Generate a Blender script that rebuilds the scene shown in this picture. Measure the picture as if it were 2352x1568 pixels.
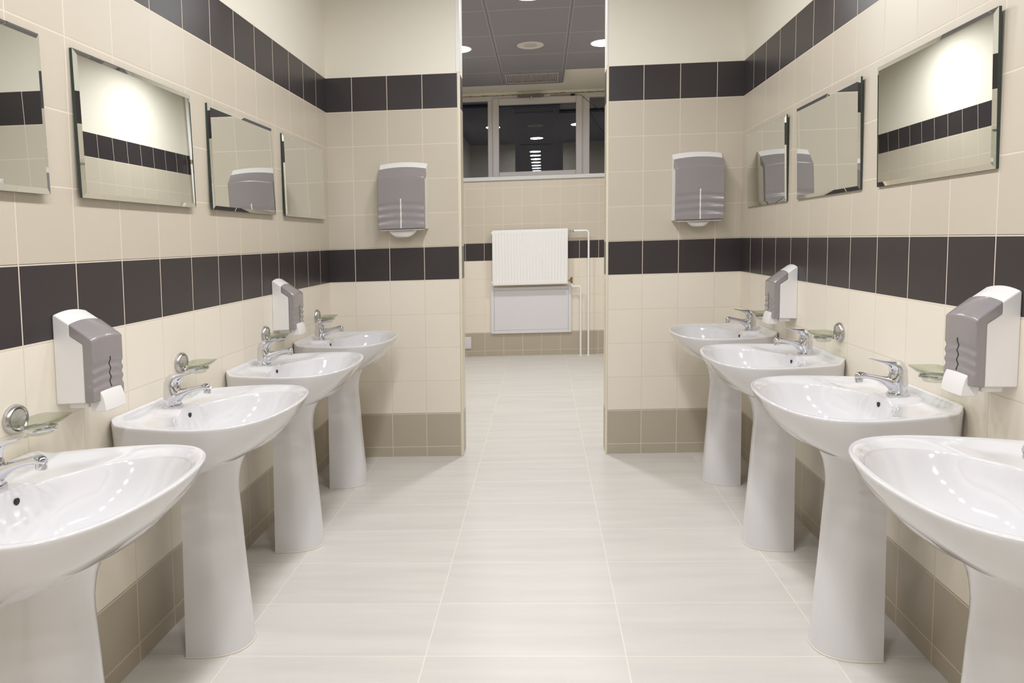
import bpy, bmesh, math, random
from mathutils import Matrix, Vector
random.seed(7)
S = 0.0243            # the side walls lean very slightly to the right
XL, XR = -1.2511, 1.0778
CEIL = 2.86
YB = -6.3             # back of the washroom, behind the camera
YF = 3.455            # tiled wall of the far room
C = bpy.context.scene.collection
for o in list(bpy.data.objects): bpy.data.objects.remove(o)

# ------------------------------------------------------------------ camera
f, yw, pt, rl = 1590.27, -0.0515, 0.0718, -0.0302
fw = Vector((math.sin(yw)*math.cos(pt), math.cos(yw)*math.cos(pt), -math.sin(pt)))
rt = Vector((math.cos(yw), -math.sin(yw), 0)); up = rt.cross(fw)
r2 = math.cos(rl)*rt + math.sin(rl)*up; u2 = -math.sin(rl)*rt + math.cos(rl)*up
cd = bpy.data.cameras.new('camera'); cam = bpy.data.objects.new('camera', cd); C.objects.link(cam)
M = Matrix.Identity(4)
for i in range(3): M[i][0], M[i][1], M[i][2] = r2[i], u2[i], -fw[i]
M[0][3], M[1][3], M[2][3] = 0, -3.9289, 1.2424
cam.matrix_world = M
cd.sensor_width = 36; cd.sensor_fit = 'HORIZONTAL'; cd.lens = f*36/2352
cd.shift_x = (1176-1166.53)/2352; cd.shift_y = (665.6-784)/2352
cd.clip_start = .05
bpy.context.scene.camera = cam
# ------------------------------------------------------------------ night outside
w = bpy.data.worlds.new('night'); bpy.context.scene.world = w; w.use_nodes = True
w.node_tree.nodes['Background'].inputs[0].default_value = (.012, .016, .03, 1)
w.node_tree.nodes['Background'].inputs[1].default_value = .35
vs = bpy.context.scene.view_settings
bpy.context.scene.display_settings.display_device = 'sRGB'
vs.view_transform = 'Standard'; vs.look = 'None'; vs.gamma = 1; vs.use_curve_mapping = False
vs.exposure = 0.03
LAMP = 9.2           # watts of each ceiling lamp
LAMP_FAR = 14.5

# ------------------------------------------------------------------ materials
def lin(c): return tuple((v/12.92 if v <= .04045 else ((v+.055)/1.055)**2.4) for v in (x/255 for x in c)) + (1,)
def mat(name, col, rough=.5, metal=0, coat=0, spec=.5, noise=0, **kw):
    m = bpy.data.materials.new(name); m.use_nodes = True
    n = m.node_tree; b = n.nodes['Principled BSDF']
    b.inputs['Base Color'].default_value = lin(col); b.inputs['Roughness'].default_value = rough
    b.inputs['Metallic'].default_value = metal; b.inputs['Coat Weight'].default_value = coat
    b.inputs['Coat Roughness'].default_value = .04; b.inputs['Specular IOR Level'].default_value = spec
    for k, v in kw.items(): b.inputs[k.replace('_', ' ')].default_value = v
    if noise:
        tc = n.nodes.new('ShaderNodeTexCoord'); nz = n.nodes.new('ShaderNodeTexNoise')
        nz.inputs['Scale'].default_value = 60; n.links.new(tc.outputs['Object'], nz.inputs['Vector'])
        bp = n.nodes.new('ShaderNodeBump'); bp.inputs['Strength'].default_value = noise; bp.inputs['Distance'].default_value = .001
        n.links.new(nz.outputs['Fac'], bp.inputs['Height']); n.links.new(bp.outputs[0], b.inputs['Normal'])
    return m
def mth(n, op, a, b=None, c=None):
    x = n.nodes.new('ShaderNodeMath'); x.operation = op
    for i, v in enumerate((a, b, c)):
        if v is None: continue
        if isinstance(v, (int, float)): x.inputs[i].default_value = v
        else: n.links.new(v, x.inputs[i])
    return x.outputs[0]
CREAM, BEIGE, TAUPE, DARK = (239, 230, 214), (205, 195, 178), (185, 174, 155), (58, 52, 54)
def tile_mat():
    m = bpy.data.materials.new('wall_tiles'); m.use_nodes = True; n = m.node_tree; b = n.nodes['Principled BSDF']
    uv = n.nodes.new('ShaderNodeUVMap'); uv.uv_map = 'tile'
    sp = n.nodes.new('ShaderNodeSeparateXYZ'); n.links.new(uv.outputs[0], sp.inputs[0]); u, v = sp.outputs[0], sp.outputs[1]
    def edge(t):
        fr = mth(n, 'FRACT', t); return mth(n, 'MINIMUM', fr, mth(n, 'SUBTRACT', 1.0, fr))
    d = mth(n, 'MINIMUM', edge(u), edge(v))
    g = mth(n, 'LESS_THAN', d, .0085)
    r = n.nodes.new('ShaderNodeValToRGB'); r.color_ramp.interpolation = 'CONSTANT'; e = r.color_ramp.elements
    for i, (p, c) in enumerate([(0, TAUPE), (1/11, CREAM), (5/11, DARK), (6/11, BEIGE), (10/11, DARK)]):
        x = e[i] if i < 2 else e.new(p); x.position = p; x.color = lin(c)
    n.links.new(mth(n, 'DIVIDE', v, 11.0), r.inputs[0])
    cm = n.nodes.new('ShaderNodeCombineXYZ'); n.links.new(mth(n, 'FLOOR', u), cm.inputs[0]); n.links.new(mth(n, 'FLOOR', v), cm.inputs[1])
    wn = n.nodes.new('ShaderNodeTexWhiteNoise'); wn.noise_dimensions = '2D'; n.links.new(cm.outputs[0], wn.inputs['Vector'])
    hs = n.nodes.new('ShaderNodeHueSaturation'); n.links.new(r.outputs[0], hs.inputs['Color'])
    n.links.new(mth(n, 'MULTIPLY_ADD', wn.outputs['Value'], .03, .985), hs.inputs['Value'])
    mx = n.nodes.new('ShaderNodeMix'); mx.data_type = 'RGBA'; n.links.new(g, mx.inputs[0])
    n.links.new(hs.outputs[0], mx.inputs[6]); mx.inputs[7].default_value = lin((228, 214, 196))
    n.links.new(mx.outputs[2], b.inputs['Base Color'])
    n.links.new(mth(n, 'MULTIPLY_ADD', g, .35, .34), b.inputs['Roughness'])
    mr = n.nodes.new('ShaderNodeMapRange'); mr.inputs[1].default_value = .006; mr.inputs[2].default_value = .02
    n.links.new(d, mr.inputs[0])
    nz = n.nodes.new('ShaderNodeTexNoise'); nz.inputs['Scale'].default_value = 3.5; n.links.new(uv.outputs[0], nz.inputs['Vector'])
    bp = n.nodes.new('ShaderNodeBump'); bp.inputs['Strength'].default_value = .3; bp.inputs['Distance'].default_value = .001
    n.links.new(mth(n, 'ADD', mr.outputs[0], mth(n, 'MULTIPLY', nz.outputs['Fac'], .12)), bp.inputs['Height'])
    n.links.new(bp.outputs[0], b.inputs['Normal'])
    return m
def floor_mat():
    m = bpy.data.materials.new('floor_tiles'); m.use_nodes = True; n = m.node_tree; b = n.nodes['Principled BSDF']
    tc = n.nodes.new('ShaderNodeTexCoord'); sp = n.nodes.new('ShaderNodeSeparateXYZ'); n.links.new(tc.outputs['Object'], sp.inputs[0])
    u = mth(n, 'DIVIDE', mth(n, 'ADD', sp.outputs[0], .984), .6); v = mth(n, 'DIVIDE', mth(n, 'ADD', sp.outputs[1], .435), .3017)
    def edge(t, s):
        fr = mth(n, 'FRACT', t); return mth(n, 'MULTIPLY', mth(n, 'MINIMUM', fr, mth(n, 'SUBTRACT', 1.0, fr)), s)
    d = mth(n, 'MINIMUM', edge(u, .6), edge(v, .3017)); g = mth(n, 'LESS_THAN', d, .0015)
    cm = n.nodes.new('ShaderNodeCombineXYZ'); n.links.new(mth(n, 'FLOOR', u), cm.inputs[0]); n.links.new(mth(n, 'FLOOR', v), cm.inputs[1])
    wn = n.nodes.new('ShaderNodeTexWhiteNoise'); wn.noise_dimensions = '2D'; n.links.new(cm.outputs[0], wn.inputs['Vector'])
    mp = n.nodes.new('ShaderNodeMapping'); mp.inputs['Scale'].default_value = (1.6, 15, 1); n.links.new(tc.outputs['Object'], mp.inputs[0])
    ad = n.nodes.new('ShaderNodeVectorMath'); n.links.new(mp.outputs[0], ad.inputs[0])
    sc = n.nodes.new('ShaderNodeVectorMath'); sc.operation = 'SCALE'; sc.inputs['Scale'].default_value = 9; n.links.new(wn.outputs['Color'], sc.inputs[0]); n.links.new(sc.outputs[0], ad.inputs[1])
    nz = n.nodes.new('ShaderNodeTexNoise'); nz.inputs['Scale'].default_value = 1; nz.inputs['Detail'].default_value = 6; n.links.new(ad.outputs[0], nz.inputs['Vector'])
    n2 = n.nodes.new('ShaderNodeTexNoise'); n2.inputs['Scale'].default_value = 260; n.links.new(tc.outputs['Object'], n2.inputs['Vector'])
    r = n.nodes.new('ShaderNodeValToRGB'); e = r.color_ramp.elements
    e[0].position = .3; e[0].color = lin((207, 203, 197)); e[1].position = .66; e[1].color = lin((219, 215, 208))
    n.links.new(mth(n, 'MULTIPLY_ADD', n2.outputs['Fac'], .25, mth(n, 'MULTIPLY', nz.outputs['Fac'], .8)), r.inputs[0])
    mx = n.nodes.new('ShaderNodeMix'); mx.data_type = 'RGBA'; n.links.new(g, mx.inputs[0]); n.links.new(r.outputs[0], mx.inputs[6]); mx.inputs[7].default_value = lin((238, 230, 217))
    n.links.new(mx.outputs[2], b.inputs['Base Color']); b.inputs['Roughness'].default_value = .42
    mr = n.nodes.new('ShaderNodeMapRange'); mr.inputs[1].default_value = .0012; mr.inputs[2].default_value = .004; n.links.new(d, mr.inputs[0])
    bp = n.nodes.new('ShaderNodeBump'); bp.inputs['Strength'].default_value = .3; bp.inputs['Distance'].default_value = .001
    n.links.new(mr.outputs[0], bp.inputs['Height']); n.links.new(bp.outputs[0], b.inputs['Normal'])
    return m
TILE, FLOORM = tile_mat(), floor_mat()
PLASTER = mat('painted_plaster', (240, 234, 219), .75, noise=.25)
CEILM = mat('grey_ceiling_metal', (142, 140, 147), .45, noise=.1)
CEILJ = mat('ceiling_joint_glint', (196, 190, 188), .5)  # pale tone paints light caught on the panel edges; also backs the vents
CEILR = mat('ceiling_runner', (132, 129, 134), .45)
PORC = mat('white_porcelain', (223, 221, 222), .06, coat=.6)
CHROME = mat('chrome', (222, 223, 228), .06, 1)
SATIN = mat('satin_chrome', (200, 198, 196), .25, 1)
CAPM = mat('plate_cap', (206, 202, 196), .25, .6)
BRASS = mat('brass', (150, 132, 100), .3, 1)
WHITEP = mat('white_plastic', (238, 235, 233), .3)
GREYP = mat('grey_plastic', (150, 143, 144), .22, coat=.3)
DARKH = mat('dark_opening', (38, 38, 38), .6)
PAPER = mat('paper', (238, 236, 232), .9, noise=.4)
ENAMEL = mat('white_enamel', (246, 245, 243), .3)
PANELW = mat('white_panel', (228, 226, 230), .45)
TRIMC = mat('cream_trim', (234, 225, 200), .4)
TRIMW = mat('white_trim', (240, 240, 238), .45)
SEAL = mat('sealant', (218, 211, 198), .5)
FRAME = mat('window_plastic', (216, 210, 208), .4)
SILLM = mat('sill_grey', (208, 208, 206), .45)
OPENM = mat('opener_grey', (118, 110, 106), .4)
FOAM = mat('sealing_foam', (150, 144, 112), .9, noise=1)
BLACKR = mat('black_cable', (30, 30, 30), .5)
MBACK = mat('mirror_edge', (52, 66, 62), .25)
MIRR = mat('mirror_silver', (240, 243, 240), .0, 1)
SPEAK = mat('speaker_white', (214, 210, 206), .5)
SPEAKG = mat('speaker_cloth', (188, 182, 178), .6)
GRILLE = mat('vent_grille', (190, 180, 176), .45)
BRAID = mat('braided_hose', (190, 190, 188), .35, .7, noise=1)
def glass_mat(name, tint, ior=1.5):
    m = bpy.data.materials.new(name); m.use_nodes = True; n = m.node_tree
    out = n.nodes['Material Output']; n.nodes.remove(n.nodes['Principled BSDF'])
    t = n.nodes.new('ShaderNodeBsdfTransparent'); t.inputs[0].default_value = lin(tint)
    gl = n.nodes.new('ShaderNodeBsdfGlossy'); gl.inputs['Roughness'].default_value = 0
    fr = n.nodes.new('ShaderNodeFresnel'); fr.inputs[0].default_value = ior; mx = n.nodes.new('ShaderNodeMixShader')
    ge = n.nodes.new('ShaderNodeNewGeometry')
    n.links.new(mth(n, 'MULTIPLY', fr.outputs[0], mth(n, 'SUBTRACT', 1.0, ge.outputs['Backfacing'])), mx.inputs[0]); n.links.new(t.outputs[0], mx.inputs[1]); n.links.new(gl.outputs[0], mx.inputs[2]); n.links.new(mx.outputs[0], out.inputs[0])
    return m
DGLASS = glass_mat('dish_glass', (235, 238, 230), 1.5)
WGLASS = glass_mat('window_glass', (235, 238, 240), 2.5)
def lamp_mat(st, nm):
    m = bpy.data.materials.new(nm); m.use_nodes = True; b = m.node_tree.nodes['Principled BSDF']
    b.inputs['Base Color'].default_value = (.9, .9, .9, 1)
    b.inputs['Emission Color'].default_value = (1, .97, .93, 1); b.inputs['Emission Strength'].default_value = st
    return m
LAMPM = lamp_mat(14, 'lamp_diffuser')
LCOL = (.94, .962, 1)

# ------------------------------------------------------------------ helpers
def tag(o, label=None, cat=None, group=None, kind=None):
    if label: o['label'] = label
    if cat: o['category'] = cat
    if group: o['group'] = group
    if kind: o['kind'] = kind
    return o
def thing(name, label, cat, loc=(0, 0, 0), rz=0, group=None):
    o = bpy.data.objects.new(name, None); C.objects.link(o); o.location = loc; o.rotation_euler = (0, 0, rz)
    o.empty_display_size = .05
    return tag(o, label, cat, group)
def obj(name, bm, m, parent=None, rz=0, lean=True, smooth=40, bevel=0, seg=2):
    """one mesh object; vertices are leaned with the walls (world x grows with height)"""
    if lean:
        for v in bm.verts:
            k = S*v.co.z; v.co.x += k*math.cos(rz); v.co.y -= k*math.sin(rz)
    bmesh.ops.recalc_face_normals(bm, faces=bm.faces)
    me = bpy.data.meshes.new(name); bm.to_mesh(me); bm.free()
    for mm in (m if isinstance(m, (list, tuple)) else [m]): me.materials.append(mm)
    o = bpy.data.objects.new(name, me); C.objects.link(o)
    if parent: o.parent = parent
    if smooth:
        me.shade_smooth(); me.set_sharp_from_angle(angle=math.radians(smooth))
    if bevel:
        b = o.modifiers.new('bevel', 'BEVEL'); b.width = bevel; b.segments = seg; b.limit_method = 'ANGLE'; b.angle_limit = math.radians(35)
        b.harden_normals = False
    return o
def box(bm, x0, x1, y0, y1, z0, z1):
    v = [bm.verts.new((x, y, z)) for z in (z0, z1) for x, y in ((x0, y0), (x1, y0), (x1, y1), (x0, y1))]
    for q in ((0, 3, 2, 1), (4, 5, 6, 7), (0, 1, 5, 4), (1, 2, 6, 5), (2, 3, 7, 6), (3, 0, 4, 7)): bm.faces.new([v[i] for i in q])
    return bm
def loft(bm, rings, cap=True, close=True):
    R = [[bm.verts.new(p) for p in r] for r in rings]; n = len(R[0])
    for a, b in zip(R, R[1:]):
        for i in range(n if close else n-1): bm.faces.new((a[i], a[(i+1) % n], b[(i+1) % n], b[i]))
    if cap: bm.faces.new(R[0]); bm.faces.new(R[-1])
    return R
def tube(bm, path, r, n=12, cap=True):
    P = [Vector(p) for p in path]; rings = []; prev = None
    for i, p in enumerate(P):
        t = (P[min(i+1, len(P)-1)]-P[max(i-1, 0)]).normalized()
        a = prev if prev else (Vector((0, 0, 1)) if abs(t.z) < .9 else Vector((1, 0, 0)))
        s = (a - t*a.dot(t)).normalized(); prev = s; q = t.cross(s)
        rr = r[i] if isinstance(r, (list, tuple)) else r
        rings.append([p + (s*math.cos(k*2*math.pi/n)+q*math.sin(k*2*math.pi/n))*rr for k in range(n)])
    loft(bm, rings, cap); return bm
def arc(c, r, a0, a1, n, plane='xz', const=0):
    o = []
    for i in range(n+1):
        a = math.radians(a0+(a1-a0)*i/n); p, q = c[0]+r*math.cos(a), c[1]+r*math.sin(a)
        o.append((p, const, q) if plane == 'xz' else ((p, q, const) if plane == 'xy' else (const, p, q)))
    return o
def lathe(bm, prof, n=24, axis='z', c=(0, 0, 0)):
    rings = []
    for r, h in prof:
        rg = []
        for k in range(n):
            a = 2*math.pi*k/n; x, y = max(r, 1e-4)*math.cos(a), max(r, 1e-4)*math.sin(a)
            rg.append((c[0]+x, c[1]+y, c[2]+h) if axis == 'z' else ((c[0]+h, c[1]+x, c[2]+y)))
        rings.append(rg)
    loft(bm, rings); return bm
def sm(t): t = max(0., min(1., t)); return t*t*(3-2*t)
def interp(xs, ys, x):
    if x <= xs[0]: return ys[0]
    for i in range(1, len(xs)):
        if x <= xs[i]: return ys[i-1]+(ys[i]-ys[i-1])*(x-xs[i-1])/(xs[i]-xs[i-1])
    return ys[-1]
def copy_tree(o, parent=None):
    c = o.copy(); C.objects.link(c)
    if parent: c.parent = parent
    for ch in list(o.children): copy_tree(ch, c)
    return c

# ------------------------------------------------------------------ the room
B0, PV = 0.058, 0.1932
def wall(name, quads):
    """quads: list of (corner points low-a, low-b, z0, z1, u at a, u at b, material index)"""
    bm = bmesh.new(); L = bm.loops.layers.uv.new('tile')
    for (a, b, z0, z1, ua, ub, mi) in quads:
        vs_ = [bm.verts.new((p[0], p[1], z)) for p, z in ((a, z0), (b, z0), (b, z1), (a, z1))]
        fc = bm.faces.new(vs_); fc.material_index = mi
        for lp, (u, z) in zip(fc.loops, ((ua, z0), (ub, z0), (ub, z1), (ua, z1))): lp[L].uv = (u, (z-B0)/PV)
    for v in bm.verts: v.co.x += S*v.co.z
    me = bpy.data.meshes.new(name); bm.to_mesh(me); bm.free(); me.materials.append(TILE); me.materials.append(PLASTER)
    o = bpy.data.objects.new(name, me); C.objects.link(o); o['kind'] = 'structure'; return o
ZT = B0+11*PV
def tq(a, b, ua, ub, ztop=CEIL+.1): return [(a, b, 0, ZT, ua, ub, 0), (a, b, ZT, ztop, ua, ub, 1)]
# side walls run through both rooms; tile joints counted from the partition corner
uy = lambda y, o: (-y-o)/.2
wall('wall_left', tq((XL, YB), (XL, 0), uy(YB, .1719), uy(0, .1719)) + tq((XL, .15), (XL, YF+.6), uy(.15, .1), uy(YF+.6, .1)))
wall('wall_right', tq((XR, 0), (XR, YB), uy(0, .1755), uy(YB, .1755)) + tq((XR, YF+.6), (XR, .15), uy(YF+.6, .1), uy(.15, .1)))
wall('wall_back', tq((XR, YB), (XL, YB), 0, 11.6))
# the two partition stubs left and right of the opening
JL, JR, TH = -.491, .332, .15
ul = lambda x: (x-XL-.1488)/.2
ur = lambda x: (XR-x-.1446)/.2
wall('wall_partition_left', tq((XL, 0), (JL, 0), ul(XL), ul(JL)) + tq((JL, 0), (JL, TH), .2, .95) + tq((JL, TH), (XL, TH), 0, 3.8))
wall('wall_partition_right', tq((JR, 0), (XR, 0), ur(JR), ur(XR)) + tq((JR, TH), (JR, 0), .95, .2) + tq((XR, TH), (JR, TH), 0, 3.7))
# far wall below the deep window recess
uf = lambda x: (x+.04)/.2025
wall('wall_far', [((XL, YF), (XR, YF), 0, 1.89, uf(XL), uf(XR), 0), ((XL, 4.06), (XR, 4.06), 1.85, 3.0, 0, 11, 1)][:1])
bm = bmesh.new()
for v4 in ([(XL-.1, YB-.1, 0), (XR+.1, YB-.1, 0), (XR+.1, YF+.02, 0), (XL-.1, YF+.02, 0)],): bm.faces.new([bm.verts.new(p) for p in v4])
o = obj('floor', bm, FLOORM, smooth=0); o['kind'] = 'structure'
# ceiling: grey metal panels hung between runners, painted slab above
bm = bmesh.new()
runx = [-1.575, -.967, -.3535, .2515, .857, 1.46]
jy = [1.08+.604*k for k in range(-14, 4)]
ML, MR = XL+S*CEIL, XR+S*CEIL
for a, b in zip(runx, runx[1:]):
    x0, x1 = max(a+.012, ML+.003), min(b-.012, MR-.003)
    for k, (y0, y1) in enumerate(zip(jy, jy[1:]+[jy[-1]+.604])):
        ye = YF if b < .3 else 2.9
        y0_, y1_ = max(y0+.003, YB), min(y1-.003, ye)
        if y1_-y0_ < .05: continue
        if abs(a+.3535) < .01 and (y0 > 2.85 or abs(y0+.128) < .01): continue   # vents fill these two bays
        box(bm, x0, x1, y0_, y1_, CEIL, CEIL+.012)
o = obj('ceiling', bm, CEILM, lean=False, smooth=0, bevel=.002, seg=1); o['kind'] = 'structure'
bm = bmesh.new()
box(bm, -.3415, .2395, -.125, -.002, CEIL, CEIL+.012)
for x in runx[1:-1]: box(bm, x-.0105, x+.0105, YB, (YF if x < .3 else 2.9), CEIL+.003, CEIL+.03)
o = obj('ceiling_runners', bm, CEILR, lean=False, smooth=0); o['kind'] = 'structure'; o.name = 'trim_1'
bm = bmesh.new(); box(bm, ML, MR, YB, 2.9, CEIL+.013, CEIL+.02); box(bm, ML, .26, 2.9, YF-.002, CEIL+.013, CEIL+.02)
for a, b in zip(runx, runx[1:]):  # thin pale strips along the joints, painted as light catching the panel edges
    x0, x1 = max(a+.010, ML), min(b-.010, MR); yl = YF-.002 if b < .3 else 2.9
    for y in jy:
        if y < yl-.02: box(bm, x0, x1, y-.0032, y+.0032, CEIL-.0003, CEIL+.013)
    for x in (x0, x1-.0035): box(bm, x, x+.0035, YB, yl, CEIL-.0003, CEIL+.013)
o = obj('trim_2', bm, CEILJ, lean=False, smooth=0); o['kind'] = 'structure'
bm = bmesh.new(); box(bm, XL-.1, XR+.25, YB-.1, 4.2, CEIL+.045, CEIL+.1)
o = obj('ceiling_slab', bm, PLASTER, lean=False, smooth=0); o['kind'] = 'structure'; o.name = 'ceiling.001'
# corner strips on the jambs
bm = bmesh.new(); box(bm, JL-.010, JL+.003, -.003, .012, 0, ZT); o = obj('trim_3', bm, TRIMC, bevel=.003); o['kind'] = 'structure'
bm = bmesh.new(); box(bm, JR-.003, JR+.010, -.003, .012, 0, ZT); o = obj('trim_4', bm, TRIMC, bevel=.003); o['kind'] = 'structure'
bm = bmesh.new(); box(bm, JL-.020, JL+.004, -.003, .02, ZT+.003, CEIL); o = obj('trim_5', bm, TRIMW, bevel=.002); o['kind'] = 'structure'
bm = bmesh.new(); box(bm, JR-.003, JR+.006, -.003, .02, ZT+.003, CEIL); o = obj('trim_6', bm, TRIMW, bevel=.002); o['kind'] = 'structure'
# window recess: sill board
bm = bmesh.new(); box(bm, XL+.001, XR-.001, YF-.02, 4.05, 1.872, 1.912); o = obj('trim_7', bm, SILLM, bevel=.003); o['kind'] = 'structure'
# window: outer frame, three lights, glazing
YW = 4.03
def rect_frame(bm, x0, x1, z0, z1, t, y0, y1):
    box(bm, x0, x0+t[0], y0, y1, z0, z1); box(bm, x1-t[1], x1, y0, y1, z0, z1)
    box(bm, x0+t[0], x1-t[1], y0, y1, z0, z0+t[2]); box(bm, x0+t[0], x1-t[1], y0, y1, z1-t[3], z1)
def X0(x): return x - S*2.4      # measured at mid height, before the lean
bm = bmesh.new(); ZB = 1.912
WX0, WX1 = XL+.001, XR-.001
rect_frame(bm, WX0, WX1, ZB, 2.872, (.07, .07, .045, .055), YW, YW+.07)
box(bm, X0(-.585), X0(-.527), YW, YW+.07, ZB+.045, 2.817); box(bm, X0(.482), X0(.565), YW, YW+.07, ZB+.045, 2.817)
win = obj('window_1', bm, FRAME, bevel=.004); win['kind'] = 'structure'
bm = bmesh.new(); rect_frame(bm, X0(-.530), X0(.484), ZB+.05, 2.836, (.072, .072, .052, .072), YW-.022, YW+.03)
obj('sash', bm, FRAME, win, bevel=.006)
for x0, x1 in ((WX0+.06, X0(-.58)), (X0(-.47), X0(.42)), (X0(.56), WX1-.06)):
    bm = bmesh.new(); box(bm, x0, x1, YW+.018, YW+.022, ZB+.04, 2.83)
    obj('glass_pane', bm, WGLASS, win, smooth=0)
bm = bmesh.new(); box(bm, WX0, WX1, YW-.001, YW+.07, 2.873, CEIL+.05); o = obj('trim_8', bm, PLASTER); o['kind'] = 'structure'

# ------------------------------------------------------------------ mirrors
def mirror(x, yc, zc, rz, label, grp):
    t = thing('mirror', label, 'mirror', (x, yc, zc), rz, grp)
    hw, hh, bv = .3, .1925, .014
    bm = bmesh.new()
    o_ = [(.0015, -hw, -hh), (.0015, hw, -hh), (.0015, hw, hh), (.0015, -hw, hh)]
    i_ = [(.005, -hw+bv, -hh+bv), (.005, hw-bv, -hh+bv), (.005, hw-bv, hh-bv), (.005, -hw+bv, hh-bv)]
    vo = [bm.verts.new(p) for p in o_]; vi = [bm.verts.new(p) for p in i_]
    bm.faces.new(vi)
    for k in range(4): bm.faces.new((vo[k], vo[(k+1) % 4], vi[(k+1) % 4], vi[k]))
    obj('bevelled_glass', bm, MIRR, t, lean=False, smooth=0)
    bm = bmesh.new(); box(bm, -.0055, .0015, -hw, hw, -hh, hh); obj('backing', bm, MBACK, t, lean=False, smooth=0)
    return t
ZML, ZMR = 1.5795, 1.572
for y, lb in ((-2.575, 'wall mirror at the left edge of the photo, only its right part in view'), (-1.857, 'wide left wall mirror with white bright edges, reflecting a bright painted wall'),
              (-1.132, 'left wall mirror that reflects the top of a grey towel dispenser'), (-.409, 'left wall mirror closest to the corner, reflecting plain beige tiles')):
    mirror(XL+S*(ZML+.19)+.006, y, ZML, 0, lb, 'mirrors on the left wall')
for y, lb in ((-1.875, 'largest mirror on the right wall, reflecting a bright painted wall and black tile band'),
              (-1.155, 'middle of the three right wall mirrors, reflecting half a grey dispenser'), (-.430, 'right wall mirror closest to the corner beside the towel dispenser')):
    mirror(XR+S*(ZMR-.19)-.006, y, ZMR, math.pi, lb, 'mirrors on the right wall')

# ------------------------------------------------------------------ pedestal washbasin
OUT = [(0, .190), (.006, .208), (.022, .229), (.045, .245), (.077, .258), (.149, .277), (.218, .292), (.284, .298), (.341, .288), (.375, .272), (.405, .245), (.430, .208), (.448, .162), (.459, .105), (.465, .05), (.467, 0)]
INN = [(.119, 0), (.120, .050), (.126, .090), (.141, .120), (.162, .152), (.200, .203), (.240, .230), (.29, .247), (.335, .247), (.37, .231), (.400, .197), (.421, .150), (.436, .105), (.444, .055), (.447, 0)]
NS = 128
def resample(poly, n):
    L = [0]
    for a, b in zip(poly, poly[1:]): L.append(L[-1]+math.dist(a, b))
    return [tuple(interp(L, [p[k] for p in poly], L[-1]*i/(n-1)) for k in (0, 1)) for i in range(n)]
def smooth_poly(p, it=3, fix=True):
    for _ in range(it):
        q = [p[0]]
        for a, b in zip(p, p[1:]):
            q += [(.75*a[0]+.25*b[0], .75*a[1]+.25*b[1]), (.25*a[0]+.75*b[0], .25*a[1]+.75*b[1])]
        q.append(p[-1]); p = q
    return p
CENT = (.30, 0.)
def polar(full):
    """distance from CENT to the closed outline for NS evenly spread angles"""
    res = []
    for k in range(NS):
        a = 2*math.pi*k/NS; dx, dy = math.cos(a), math.sin(a); best = None
        for p, q in zip(full, full[1:]+full[:1]):
            ex, ey = q[0]-p[0], q[1]-p[1]; den = dx*ey-dy*ex
            if abs(den) < 1e-12: continue
            px, py = p[0]-CENT[0], p[1]-CENT[1]
            t = (px*ey-py*ex)/den; u = (px*dy-py*dx)/den
            if t > 0 and -1e-6 <= u <= 1+1e-6: best = t if best is None else min(best, t)
        res.append(best or .1)
    return res
def closed(half): 
    h = smooth_poly(half, 2); return h + [(d, -y) for d, y in reversed(h[:-1])] if half[-1][1] == 0 and half[0][1] != 0 else h + [(d, -y) for d, y in reversed(h[1:-1])]
RO, RI = polar(closed(OUT)), polar(closed(INN))
RIMZ = .762
def basin_bm():
    bm = bmesh.new(); rings = []
    def pt_(k, r, z): a = 2*math.pi*k/NS; return (CENT[0]+r*math.cos(a), r*math.sin(a), z)
    def deck(d, y, t):   # flat top around the bowl: rim at t = 0, edge of the bowl at t = 1
        wb = 1-sm((d-.12)/.12)
        z = .762-.018*(wb*sm(t*2.0)+(1-wb)*min(1, t)**1.7)
        z += .013*(1-sm((d-.010)/.024))                        # ridge along the wall
        p = (1-sm((abs(y)-.038)/.030))*(1-sm((d-.17)/.02))     # raised tap platform
        return z*(1-p)+p*max(z, .7575)
    zs = [.600, .602, .610, .632, .660, .697, .735, .752, .758]
    fd = [.50, .60, .655, .745, .84, .925, .982, .995, 1.0]
    sd = [.74, .80, .86, .91, .945, .97, .99, .998, 1.0]
    for z, f1, s1 in zip(zs, fd, sd):
        r_ = []
        for k in range(NS):
            x, y, _ = pt_(k, RO[k], 0); wgt = sm(x/.34)
            g = s1*(1-wgt)+(f1*.5+s1*.5)*wgt
            r_.append((x*f1 if x > .03 else x*(1-(1-f1)*max(0, x)/.03), y*g, z))
        rings.append(r_)
    for off, dz in ((.0015, -.0015), (.004, -.0003), (.008, 0)):
        rings.append([(lambda p: (p[0], p[1], deck(p[0], p[1], 0)+dz))(pt_(k, RO[k]-off, 0)) for k in range(NS)])
    for t in (.06, .13, .2, .28, .36, .45, .55, .65, .74, .82, .89, .94, .975):
        rr = []
        for k in range(NS):
            r = (RO[k]-.010)*(1-t)+RI[k]*t; x, y, _ = pt_(k, r, 0); rr.append((x, y, deck(x, y, t)))
        rings.append(rr)
    for t, dz in ((1.0, .0015), (.99, .005), (.975, .0105), (.95, .021), (.91, .037), (.86, .055), (.8, .072), (.72, .089), (.62, .103), (.5, .114), (.36, .122), (.2, .127), (.1, .129)):
        rr = []
        for k in range(NS):
            x, y, _ = pt_(k, RI[k]*t, 0); e_ = deck(*pt_(k, RI[k], 0)[:2], 1)
            rr.append((x-.05*(1-t), y, .744-dz+(e_-.744)*max(0, (t-.93)/.07)))
        rings.append(rr)
    loft(bm, rings)
    return bm
PD = ([0, .14, .276, .397, .486, .524, .564, .6, .612], [.302, .291, .280, .272, .265, .266, .275, .291, .298])
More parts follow.
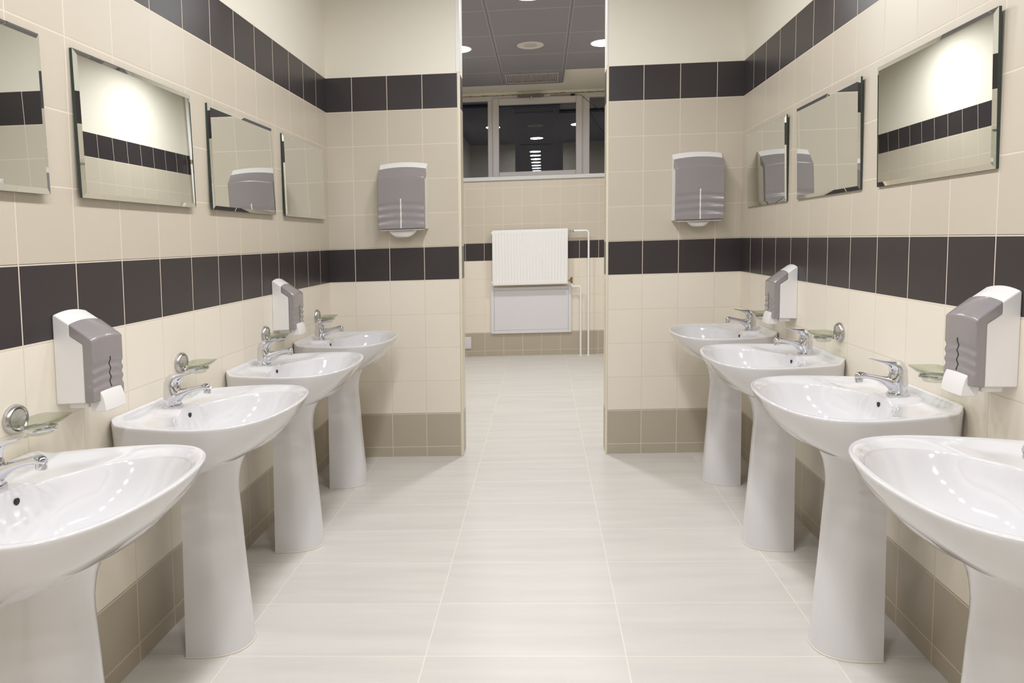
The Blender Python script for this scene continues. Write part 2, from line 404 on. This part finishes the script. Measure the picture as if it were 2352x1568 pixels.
def ped_ring(z, off=0, n=28):
    D = interp(*PD, z)-off; hw = interp([0, .3, .5, .58, .612], [.093, .086, .084, .090, .104], z)-off; r = []
    for i in range(n+1):
        a = math.radians(-90+180*i/n); r.append((.132+(D-.132)*abs(math.cos(a))**.62, hw*math.copysign(abs(math.sin(a))**.9, math.sin(a)), z))
    return r
def pedestal_bm():
    bm = bmesh.new(); zz = [0, .004, .08, .16, .24, .32, .40, .44, .48, .51, .54, .565, .585, .6, .612]
    loft(bm, [ped_ring(z)+list(reversed(ped_ring(z, .012))) for z in zz]); return bm
def faucet(parent, rz):
    AX = .072; Z0 = .7575
    def ell(cx, cz, rx, ry, tilt=0, n=20):
        t = math.radians(tilt)
        return [(cx+rx*math.cos(2*math.pi*k/n)*math.cos(t), ry*math.sin(2*math.pi*k/n), cz-rx*math.cos(2*math.pi*k/n)*math.sin(t)) for k in range(n)]
    bm = bmesh.new()
    loft(bm, [ell(AX, Z0+.004, .0255, .0245), ell(AX, Z0+.012, .0250, .0238), ell(AX+.0005, .778, .0262, .0232), ell(AX+.003, .789, .030, .0228), ell(AX+.003, .801, .0300, .0226), ell(AX+.0015, .813, .0268, .0228), ell(AX, .8215, .0245, .0232), ell(AX, .8245, .0238, .0228)])
    # spout, square-shouldered near the body, round at the tip
    sec = [(.078, .788, .026, .0215), (.090, .7905, .0235, .0195), (.100, .7955, .0190, .0172), (.112, .8018, .0140, .0150), (.130, .8090, .0096, .0130), (.148, .8135, .0086, .0118), (.162, .8165, .0088, .0116), (.173, .8180, .0104, .0120), (.183, .8175, .0110, .0118), (.190, .8160, .0095, .0100), (.1945, .8150, .0055, .006)]
    loft(bm, [[(x, ry*math.sin(2*math.pi*k/20), z+rz_*math.cos(2*math.pi*k/20)) for k in range(20)] for x, z, rz_, ry in sec])
    fa = obj('faucet', bm, CHROME, parent, rz)
    tag(fa, 'chrome single-lever tap')
    bm = bmesh.new(); lathe(bm, [(.0270, 0), (.0295, .001), (.0302, .004), (.0290, .0085), (.0262, .0100)], 28, c=(AX, 0, Z0-.001)); obj('base_ring', bm, CHROME, fa, rz)
    bm = bmesh.new()
    loft(bm, [ell(.1835, .7985, .0098, .0098, 8), ell(.1838, .7995, .0110, .0110, 8), ell(.1842, .8085, .0112, .0112, 8), ell(.185, .812, .010, .010, 8)]); obj('aerator', bm, CHROME, fa, rz)
    bm = bmesh.new()
    loft(bm, [ell(AX, .8246, .0242, .0232, 0), ell(AX+.0005, .832, .0240, .0230, 6), ell(AX+.004, .8405, .0225, .0222, 22), ell(AX+.011, .8475, .0195, .0210, 40), ell(.092, .8505, .0125, .0190, 55), ell(.104, .8535, .0075, .0165, 66), ell(.118, .8570, .0046, .0140, 74), ell(.134, .8610, .0032, .0112, 78), ell(.147, .8645, .0024, .0088, 80), ell(.155, .8668, .0014, .0055, 80)])
    obj('lever_handle', bm, CHROME, fa, rz)
    return fa
def washbasin(side, loc, label):
    rz = 0 if side == 'L' else math.pi
    t = thing('pedestal_washbasin', label, 'sink', loc, rz, 'pedestal washbasins along the walls')
    ba = obj('basin', basin_bm(), PORC, t, rz, smooth=60)
    bm = bmesh.new(); lathe(bm, [(.0065, -.004), (.0075, .0), (.0055, .0008), (.001, .0008)], 20, 'x', (.1275, 0, .7305))
    obj('overflow_hole', bm, DARKH, ba, rz)
    bm = bmesh.new(); lathe(bm, [(.024, -.004), (.024, .002), (.018, .0035), (.004, .002)], 24, 'z', (.252, 0, .6165)); obj('drain', bm, CHROME, ba, rz)
    obj('pedestal', pedestal_bm(), PORC, t, rz, smooth=50)
    bm = bmesh.new(); tube(bm, [(p[0], p[1], .002) for p in ped_ring(0, -.001)], .0028, 6); obj('sealant_bead', bm, SEAL, t, rz)
    bm = bmesh.new(); tube(bm, [(.085, .025, .64), (.083, .027, .56), (.070, .03, .50), (.045, .03, .455), (.006, .03, .44)], .006, 8); obj('supply_hose', bm, BRAID, t, rz)
    faucet(t, rz)
    return t
LW_, RW_ = (lambda z: XL+S*z), (lambda z: XR+S*z)
bl = washbasin('L', (XL, -2.575, 0), 'white pedestal washbasin nearest the camera on the left, cut by the photo edge')
for y, lb in ((-1.862, 'white pedestal washbasin under the larger left soap dispenser, second from the left photo edge'),
              (-1.152, 'third white pedestal washbasin back along the left wall'),
              (-.425, 'white pedestal washbasin farthest back on the left wall, by the partition')):
    c = copy_tree(bl); c.location.y = y; c['label'] = lb
br = washbasin('R', (XR, -2.592, 0), 'white pedestal washbasin nearest the camera on the right, its tap outside the photo')
for y, lb in ((-1.882, 'white pedestal washbasin in front of the larger right soap dispenser, tap fully visible'),
              (-1.170, 'white pedestal washbasin on the right wall, second from the far corner'),
              (-.445, 'white pedestal washbasin farthest back on the right wall, by the partition')):
    c = copy_tree(br); c.location.y = y; c['label'] = lb

# ------------------------------------------------------------------ dispensers
def extr(bm, prof, hw, bulge, nseg=14, taper=0):
    """side profile (depth, z, follow) pushed across the width with a soft arch"""
    rings = []
    for i in range(nseg+1):
        t = -1+2*i/nseg; b = bulge*(1-t*t); rings.append([(x+b*.55*fl, t*hw*(1-taper*x), z+b*fz) for x, z, fl, fz in prof])
    loft(bm, rings); return bm
def dispenser(name, cat, label, loc, rz, grp, H, D, drop, W, towel):
    t = thing(name, label, cat, loc, rz, grp); hw = W/2
    zt, za = H, H-drop; sp = (.42, .74)                        # where white meets grey along the top
    x1, z1 = D*sp[0], H-drop*sp[0]*.93
    x2 = D*sp[1]; z2 = za-.010*(H/.227)
    bl_ = .008*(W/.125)**.5
    wh = [(0, 0, 0, 0), (0, zt-.004, 0, 1), (.004, zt, 0, 1), (x1, z1, 0, 1), (x1-.001, z1-.028*H/.227, 0, .6), (x2, z2, 0, .4), (x2, .002, 0, 0)]
    bm = bmesh.new(); extr(bm, wh, hw-.001, bl_, taper=.55 if towel else .1); obj('housing', bm, WHITEP, t, rz, bevel=.004, seg=3)
    r0, r1 = (za*.51, za*.07) if towel else (za*.60, za*.17)                                    # ridged zone
    front = []; n = 40
    for i in range(n+1):
        z = za-.003-(za-.003-.003)*i/n; dx = 0
        if r1 < z < r0: dx = -.0022*(1-math.cos((r0-z)/(r0-r1)*3*2*math.pi))*(H/.227)**.5*.6
        front.append((D+dx*1.4, z, 1, .9 if z > .01 else 0))
    cv = [(x1, z1+.0015, 0, 1), (D-.004, za+.0015, .9, 1)] + front + [(x2+.001, .001, 0, 0), (x2+.001, z2, 0, .4), (x1, z1-.028*H/.227, 0, .6)]
    bm = bmesh.new(); extr(bm, cv, hw+.0008, bl_, taper=.55 if towel else .1)
    co = obj('front_cover', bm, GREYP, t, rz, smooth=55, bevel=.003, seg=2)
    # level slot, following the ridges
    zs0, zs1 = (za*.59, za*.02) if towel else (za*.69, za*.20); bm = bmesh.new(); L = []
    for i in range(31):
        z = zs0+(zs1-zs0)*i/30; dx = 0
        if r1 < z-bl_*.9 < r0: dx = -.0022*(1-math.cos((r0-z+bl_*.9)/(r0-r1)*3*2*math.pi))*(H/.227)**.5*.6
        L.append((D+dx*1.4+bl_*.55+.0006, z))
    sw = .0018 if not towel else .0030
    loft(bm, [[(x, -sw, z), (x, sw, z), (x-.003, sw, z), (x-.003, -sw, z)] for x, z in L])
    obj('level_slot', bm, PAPER if towel else DARKH, co, rz, smooth=0)
    if not towel:
        bm = bmesh.new(); pr = [(.073, .002, 0, 0), (.099, .027, .6, 0), (.1045, .026, 1, .5), (.110, .014, 1, .2), (.1145, -.004, 1, 0), (.1165, -.0235, .8, 0), (.092, -.0245, 0, 0), (.079, -.023, 0, 0)]
        extr(bm, pr, .0425, .006); obj('push_lever', bm, WHITEP, t, rz, smooth=50, bevel=.0015)
        bm = bmesh.new(); box(bm, .024, .073, -.048, .048, -.0135, .001); obj('nozzle_guard', bm, WHITEP, t, rz, bevel=.003)
    else:
        bm = bmesh.new(); box(bm, .012, .092, -hw+.018, hw-.018, -.006, .001); obj('bottom_tray', bm, WHITEP, t, rz, bevel=.003)
    return t
for yc, lb in ((-2.211, 'white and grey soap dispenser nearest the camera on the left wall'), (-.805, 'small looking grey and white soap dispenser farther back on the left wall')):
    dispenser('soap_dispenser', 'soap dispenser', lb, (LW_(.864), yc, .864), 0, 'soap dispensers on the side walls', .227, .101, .066, .124, False)
for yc, lb in ((-2.217, 'white and grey soap dispenser nearest the camera on the right wall'), (-.811, 'small looking grey and white soap dispenser farther back on the right wall')):
    dispenser('soap_dispenser', 'soap dispenser', lb, (RW_(.864), yc, .864), math.pi, 'soap dispensers on the side walls', .227, .101, .066, .124, False)
for xc, lb, pl in ((-.780-S*1.32, 'grey paper towel dispenser on the left partition, a wide towel hanging out', 'white paper towel hanging from the left partition dispenser'),
               (.859-S*1.32, 'grey paper towel dispenser on the right partition, glossy reflections on its cover', 'white paper towel hanging from the right partition dispenser')):
    loc = (xc+S*1.32, -.0005, 1.320)
    dispenser('paper_towel_dispenser', 'paper towel dispenser', lb, loc, -math.pi/2, 'paper towel dispensers on the partition', .368, .10, .082, .274, True)
    bm = bmesh.new(); wide = .094 if xc < 0 else .078; dr = .044 if xc < 0 else .034; R_ = []
    for j in range(9):
        v = j/8; row = []
        for i in range(17):
            u = -1+2*i/16; e = (1-abs(u)**3.5*.9)
            zz = .004-v*(dr+.006)*e; xx = .052+.022*math.sin(v*2.6)*e+.004*math.sin(u*5)*v
            row.append((xx, u*(wide-.012*v), zz))
        R_.append(row)
    loft(bm, R_, cap=False, close=False)
    p = obj('paper_towel', bm, PAPER, None, -math.pi/2, smooth=80); p.location = loc; p.rotation_euler = (0, 0, -math.pi/2)
    sdm = p.modifiers.new('thick', 'SOLIDIFY'); sdm.thickness = .003
    tag(p, pl, 'paper towel', 'paper towels in the dispensers')

# ------------------------------------------------------------------ soap dishes
def soap_dish(loc, rz, label):
    t = thing('soap_dish', label, 'soap dish', loc, rz, 'glass soap dishes on the side walls')
    def oval(x, ry, rz_, cz=0, n=32): return [(x, ry*math.cos(2*math.pi*k/n), cz+rz_*math.sin(2*math.pi*k/n)) for k in range(n)]
    bm = bmesh.new()
    loft(bm, [oval(0, .0345, .0345), oval(.003, .0355, .0355), oval(.010, .0335, .0340), oval(.0145, .0300, .0305), oval(.0150, .0275, .0280), oval(.0115, .0250, .0255), oval(.0095, .0240, .0245)])
    pl = obj('wall_plate', bm, SATIN, t, rz)
    bm = bmesh.new(); loft(bm, [oval(.0085, .0238, .0245), oval(.0122, .0238, .0245), oval(.0132, .0215, .022)]); obj('cap', bm, CAPM, pl, rz)
    bm = bmesh.new(); tube(bm, [(.008, 0, -.018), (.014, 0, -.021), (.020, 0, -.0215), (.028, 0, -.0210)], [.008, .0062, .0055, .005], 12)
    rc = (.062, 0, -.021); rings = []
    for k in range(40):
        a = 2*math.pi*k/40; rings.append([(rc[0]+(.033+.0035*math.cos(b))*math.cos(a), (.033+.0035*math.cos(b))*math.sin(a), rc[2]+.0045*math.sin(b)) for b in [2*math.pi*j/8 for j in range(8)]])
    loft(bm, rings+[rings[0]], cap=False); obj('ring_holder', bm, CHROME, t, rz)
    # square glass dish with flared rim and round foot
    bm = bmesh.new(); rings = []; n = 48
    def sq(a, hx, hy, p): c, s = math.cos(a), math.sin(a); return (rc[0]+hx*math.copysign(abs(c)**p, c), hy*math.copysign(abs(s)**p, s))
    prof = [(.0, .0, 1, -.034), (.024, .024, 1, -.0345), (.0265, .0265, 1, -.032), (.028, .028, 1, -.020), (.031, .036, .9, -.0150), (.0345, .048, .6, -.0120), (.0385, .057, .36, -.006), (.0430, .0635, .27, -.0005),
            (.0418, .0622, .27, .0005), (.0370, .0550, .36, -.0040), (.0325, .046, .6, -.0095), (.028, .034, .9, -.0115), (.0, .0, 1, -.0118)]
    for hx, hy, p, z in prof: rings.append([(*sq(2*math.pi*k/n, max(hx, .0005), max(hy, .0005), p), z) for k in range(n)])
    loft(bm, rings); obj('glass_dish', bm, DGLASS, t, rz, smooth=60)
    return t
sl = soap_dish((LW_(.864), -2.414, .864), 0, 'chrome and glass soap dish at the left photo edge, above the nearest left tap')
for y, lb in ((-1.677, 'glass soap dish just behind the tap of the second washbasin on the left'), (-.963, 'glass soap dish just left of the farther left soap dispenser'), (-.262, 'glass soap dish nearest the corner on the left wall')):
    c = copy_tree(sl); c.location.y = y; c['label'] = lb
sr = soap_dish((RW_(.866), -2.409, .866), math.pi, 'glass soap dish partly hidden by the near right soap dispenser')
sr.location.y = -2.045
for y, lb in ((-1.316, 'chrome soap dish with round wall plate fully visible on the right wall'), (-.60, 'glass soap dish half hidden behind the farther right soap dispenser')):
    c = copy_tree(sr); c.location.y = y; c['label'] = lb

# ------------------------------------------------------------------ far room fittings
t = thing('radiator', 'white ribbed panel radiator on the far wall under the window', 'radiator', (-.133-S*1.05, YF, 0))
RX0, RX1, RZ0, RZ1, RYF, RYB = -.397, .397, .767, 1.347, -.100, -.045
bm = bmesh.new(); nx, nr = 24*8, 24; zl = [RZ0+.004, RZ0+.028, RZ0+.033, RZ0+.040, RZ0+.055, RZ1-.055, RZ1-.040, RZ1-.033, RZ1-.028, RZ1-.004]
rows = []
for z in zl:
    row = []
    for i in range(nx+1):
        x = RX0+.012+(RX1-RX0-.024)*i/nx; ph = (i/nx)*nr; wv = (.5-.5*math.cos(2*math.pi*ph))
        fz = sm((z-RZ0-.026)/.03)*sm((RZ1-.026-z)/.03); row.append((x, RYF+.0065*sm(wv*1.6-.3)*fz, z))
    rows.append(row)
loft(bm, rows, cap=False, close=False); obj('front_panel', bm, ENAMEL, t, smooth=70)
bm = bmesh.new(); box(bm, RX0, RX0+.012, RYF-.0005, RYB, RZ0, RZ1); box(bm, RX1-.012, RX1, RYF-.0005, RYB, RZ0, RZ1)
box(bm, RX0+.012, RX1-.012, RYF, RYF+.004, RZ0, RZ0+.005); box(bm, RX0+.012, RX1-.012, RYF, RYF+.004, RZ1-.005, RZ1); obj('casing', bm, ENAMEL, t, bevel=.003)
bm = bmesh.new(); box(bm, RX0+.012, RX1-.012, RYF+.012, RYB, RZ1-.012, RZ1-.002); obj('top_grille', bm, ENAMEL, t)
bm = bmesh.new(); box(bm, RX0+.02, RX1-.02, RYB-.014, RYB, RZ0+.01, RZ1-.012); obj('rear_panel', bm, ENAMEL, t)
for z in (RZ1-.03, RZ0+.03):
    bm = bmesh.new(); lathe(bm, [(.009, 0), (.009, .010), (.006, .012)], 12, 'x', (RX0-.012, -.075, z)); obj('end_plug', bm, CHROME, t)
for x in (-.27, .27):
    bm = bmesh.new(); box(bm, x-.015, x+.015, RYB-.001, -.001, RZ0+.06, RZ1-.06); obj('wall_bracket', bm, ENAMEL, t)
bm = bmesh.new(); tube(bm, [(RX1, -.075, 1.318), (RX1+.02, -.075, 1.318)], .010); tube(bm, [(RX1+.02, -.075, 1.318), (RX1+.034, -.075, 1.318)], .014, 6); tube(bm, [(RX1+.034, -.075, 1.318), (RX1+.052, -.075, 1.318)], .009); tube(bm, [(RX1+.052, -.075, 1.318), (RX1+.064, -.075, 1.318)], .013, 6)
obj('inlet_valve', bm, CHROME, t)
bm = bmesh.new(); tube(bm, [(RX1, -.075, .800), (RX1+.020, -.075, .800)], .011); tube(bm, [(RX1+.020, -.075, .800), (RX1+.038, -.075, .800)], .013, 6); tube(bm, [(RX1+.040, -.075, .822), (RX1+.040, -.075, .768)], .010)
tube(bm, [(RX1+.040, -.075, .815), (RX1+.040, -.075, .832)], .013, 8)
obj('outlet_valve', bm, BRASS, t)
px = -.133-S*1.05
def pipe(name, pts, label):
    bm = bmesh.new(); tube(bm, pts, .0105, 14)
    x0, y0 = pts[-1][0], pts[-1][1]
    for v in bm.verts: v.co.x -= x0; v.co.y -= y0
    root = thing(name, label, 'pipe', (x0, y0, 0), 0, 'heating pipes beside the radiator')
    obj('pipe_run', bm, ENAMEL, root, smooth=60)
    bm = bmesh.new(); lathe(bm, [(.0108, 0), (.019, 0), (.019, .004), (.0108, .006)], 20); obj('floor_rosette', bm, ENAMEL, root)
    return root
yp = YF-.075
xa = .457
pipe('heating_pipe', [(px+RX1+.06, yp, 1.318), (xa-.03, yp, 1.318)] + [(a, yp, b) for a, _, b in arc((xa-.03, 1.288), .03, 90, 0, 6)] + [(xa, yp, .9), (xa, yp, .001)], 'tall white heating pipe bent over from the radiator top down to the floor')
xb = .376
pipe('heating_pipe', [(px+RX1+.040, yp, .768), (px+RX1+.042, yp, .745), (px+RX1+.055, yp, .734)] + [(a, yp, b) for a, _, b in arc((xb-.022, .712), .022, 90, 0, 6)] + [(xb, yp, .4), (xb, yp, .001)], 'short white heating pipe from the radiator bottom valve to the floor')
t = thing('access_panel', 'white rectangular access panel on the far wall below the radiator', 'panel', (-.137-S*.49, YF, 0))
bm = bmesh.new(); rect_frame(bm, -.430, .430, .243, .740, (.034,)*4, -.022, -.0005); obj('panel_frame', bm, PANELW, t, bevel=.003)
bm = bmesh.new(); box(bm, -.3945, .3945, -.017, -.001, .2785, .7045); obj('panel_door', bm, PANELW, t, bevel=.002)
t = thing('socket_cover', 'small white blank cover low on the far wall, left of the panel', 'wall box', (-.832-S*.15, YF, .150))
bm = bmesh.new(); box(bm, -.043, .043, -.014, 0, -.064, .064); obj('cover_plate', bm, PANELW, t, bevel=.003)
bm = bmesh.new(); box(bm, -.032, .032, -.017, -.013, -.05, .05); obj('cover_insert', bm, PANELW, t, bevel=.002)
# chain opener on the window head, its little box and cable
t = thing('window_opener', 'slim grey window opener motor on the top of the middle window frame', 'window opener', (-.017-S*2.85, YW-.024, 2.852))
bm = bmesh.new(); box(bm, -.150, .150, -.034, 0, -.012, .012); obj('motor_housing', bm, OPENM, t, rz=0, bevel=.004)
bm = bmesh.new(); box(bm, -.004, .014, -.018, -.004, -.03, -.012); obj('chain_link', bm, CHROME, t)
for dx in (-.006, .016):
    bm = bmesh.new(); tube(bm, [(dx, -.012, -.040), (dx, -.012, -.026)], .006, 10); obj('bracket_screw', bm, CHROME, t)
t = thing('junction_box', 'tiny dark box at the top right of the window where cables meet', 'junction box', (.454-S*2.85, YW-.001, 2.850))
bm = bmesh.new(); box(bm, -.022, .022, -.02, 0, -.009, .009); obj('box_shell', bm, BLACKR, t, bevel=.002)
def cable(pts, label, r=.0028):
    bm = bmesh.new(); p0 = pts[0]
    tube(bm, [tuple(a-b for a, b in zip(p, p0)) for p in pts], r, 8); o = obj('cable', bm, BLACKR, None, lean=False, smooth=80); o.location = p0; tag(o, label, 'cable', 'cables at the window')
yc = YW-.008
cable([(.135, yc, 2.853), (.25, yc, 2.852), (.36, yc, 2.850), (.432, yc, 2.850)], 'thin dark cable running along the window head from opener to box')
cable([(.478, yc, 2.842), (.50, yc-.01, 2.825), (.53, yc-.05, 2.785), (.565, yc-.12, 2.735), (.62, yc-.25, 2.66), (.69, yc-.40, 2.572), (.80, yc-.45, 2.47), (.95, yc-.45, 2.40), (1.12, yc-.46, 2.38)], 'thin black cable hanging from the small box across the right window pane')
bm = bmesh.new(); pf = [(XL+.01+.02*k, YW-.004, 2.874+random.uniform(-.003, .003)) for k in range(115)]
tube(bm, pf, [random.uniform(.002, .0065) for _ in pf], 6); o = obj('trim_9', bm, FOAM, smooth=80); o['kind'] = 'structure'
# riser pipe by the far room's right wall, seen in the left mirror
t = thing('riser_pipe', 'white vertical riser pipe with a valve, seen in the brightest left mirror', 'pipe', (1.045, 2.93, 0))
bm = bmesh.new(); tube(bm, [(0, 0, 0), (0, 0, 1.2), (0, 0, 2.85)], .015, 16); obj('pipe_run', bm, ENAMEL, t)
bm = bmesh.new(); tube(bm, [(0, 0, 2.10), (0, 0, 2.14)], .021, 8); tube(bm, [(0, 0, 2.12), (.035, 0, 2.12)], .007, 8); obj('valve', bm, BRASS, t)

# ------------------------------------------------------------------ ceiling fittings
def downlight(x, y, watts, spread, label, grp):
    t = thing('ceiling_light', label, 'ceiling light', (x, y, CEIL), 0, grp)
    bm = bmesh.new(); lathe(bm, [(.098, -.001), (.112, -.001), (.112, -.004), (.101, -.006), (.098, -.004)], 36); obj('trim_ring', bm, TRIMW, t, lean=False)
    bm = bmesh.new(); lathe(bm, [(.1015, -.002), (.1015, -.006), (.085, -.008), (.001, -.009)], 36); obj('diffuser', bm, LAMPM, t, lean=False)
    ld = bpy.data.lights.new('lamp_light', 'AREA'); ld.shape = 'DISK'; ld.size = .2; ld.energy = watts; ld.color = LCOL; ld.spread = math.radians(spread)
    lo = bpy.data.objects.new('lamp_light', ld); C.objects.link(lo); lo.parent = t; lo.location = (0, 0, -.011)
    return t
for x, y, lb in ((-.66, 2.01, 'round lit ceiling light cut by the left side of the opening'), (.555, 2.01, 'round lit ceiling light cut by the right side of the opening'), (-.045, .79, 'round lit ceiling light at the very top of the photo')):
    downlight(x, y, LAMP_FAR, 172, lb, 'round ceiling lights of the far room')
for y in (-.9, -1.5, -2.1, -2.7, -3.3, -3.9, -4.5, -5.1):
    downlight(-.085, y, LAMP, 172, 'round lit light of the row over the washbasins, seen only in the window glass', 'round ceiling lights of the washroom')
t = thing('ceiling_speaker', 'unlit round white disc in the far ceiling between the two lights', 'speaker', (-.055, 1.99, CEIL))
bm = bmesh.new(); lathe(bm, [(.094, -.001), (.112, -.001), (.111, -.004), (.098, -.006), (.094, -.0045)], 40); obj('rim', bm, SPEAK, t, lean=False)
bm = bmesh.new(); lathe(bm, [(.0935, -.001), (.0935, -.0042), (.001, -.0050)], 36); obj('grille', bm, SPEAKG, t, lean=False)
def vent(y0, y1, label):
    xa_, xb_ = -.338, .236
    t = thing('ceiling_vent', label, 'vent', ((xa_+xb_)/2, (y0+y1)/2, CEIL)); hx, hy = (xb_-xa_)/2, (y1-y0)/2
    bm = bmesh.new(); box(bm, -hx, hx, -hy, -hy+.10, -.001, .012); box(bm, -hx, hx, hy-.085, hy, -.001, .012)
    box(bm, -hx, -hx+.012, -hy+.10, hy-.085, -.001, .012); box(bm, hx-.030, hx, -hy+.10, hy-.085, -.001, .012); obj('surround', bm, CEILM, t, lean=False)
    gx0, gx1, gy0, gy1 = -hx+.012, hx-.030, -hy+.10, hy-.085
    bm = bmesh.new()
    for a in ((gx0, gx0+.014, gy0, gy1), (gx1-.014, gx1, gy0, gy1), (gx0+.014, gx1-.014, gy0, gy0+.014), (gx0+.014, gx1-.014, gy1-.014, gy1)): box(bm, a[0], a[1], a[2], a[3], -.006, .006)
    obj('frame', bm, GRILLE, t, lean=False)
    bm = bmesh.new(); box(bm, gx0+.01, gx1-.01, gy0+.01, gy1-.01, .011, .013); obj('backing', bm, CEILJ, t, lean=False)
    k = 30
    for i in range(k):
        x = gx0+.02+(gx1-gx0-.04)*(i+.5)/k
        bm = bmesh.new(); box(bm, x-.0035, x+.0035, gy0+.014, gy1-.014, -.004, .010); obj('slat', bm, GRILLE, t, lean=False, smooth=0)
vent(.154, .473, 'slatted air vent in the ceiling by the opening, seen only reflected in the window')
vent(2.897, YF-.004, 'rectangular slatted air vent in the grey ceiling just before the window')
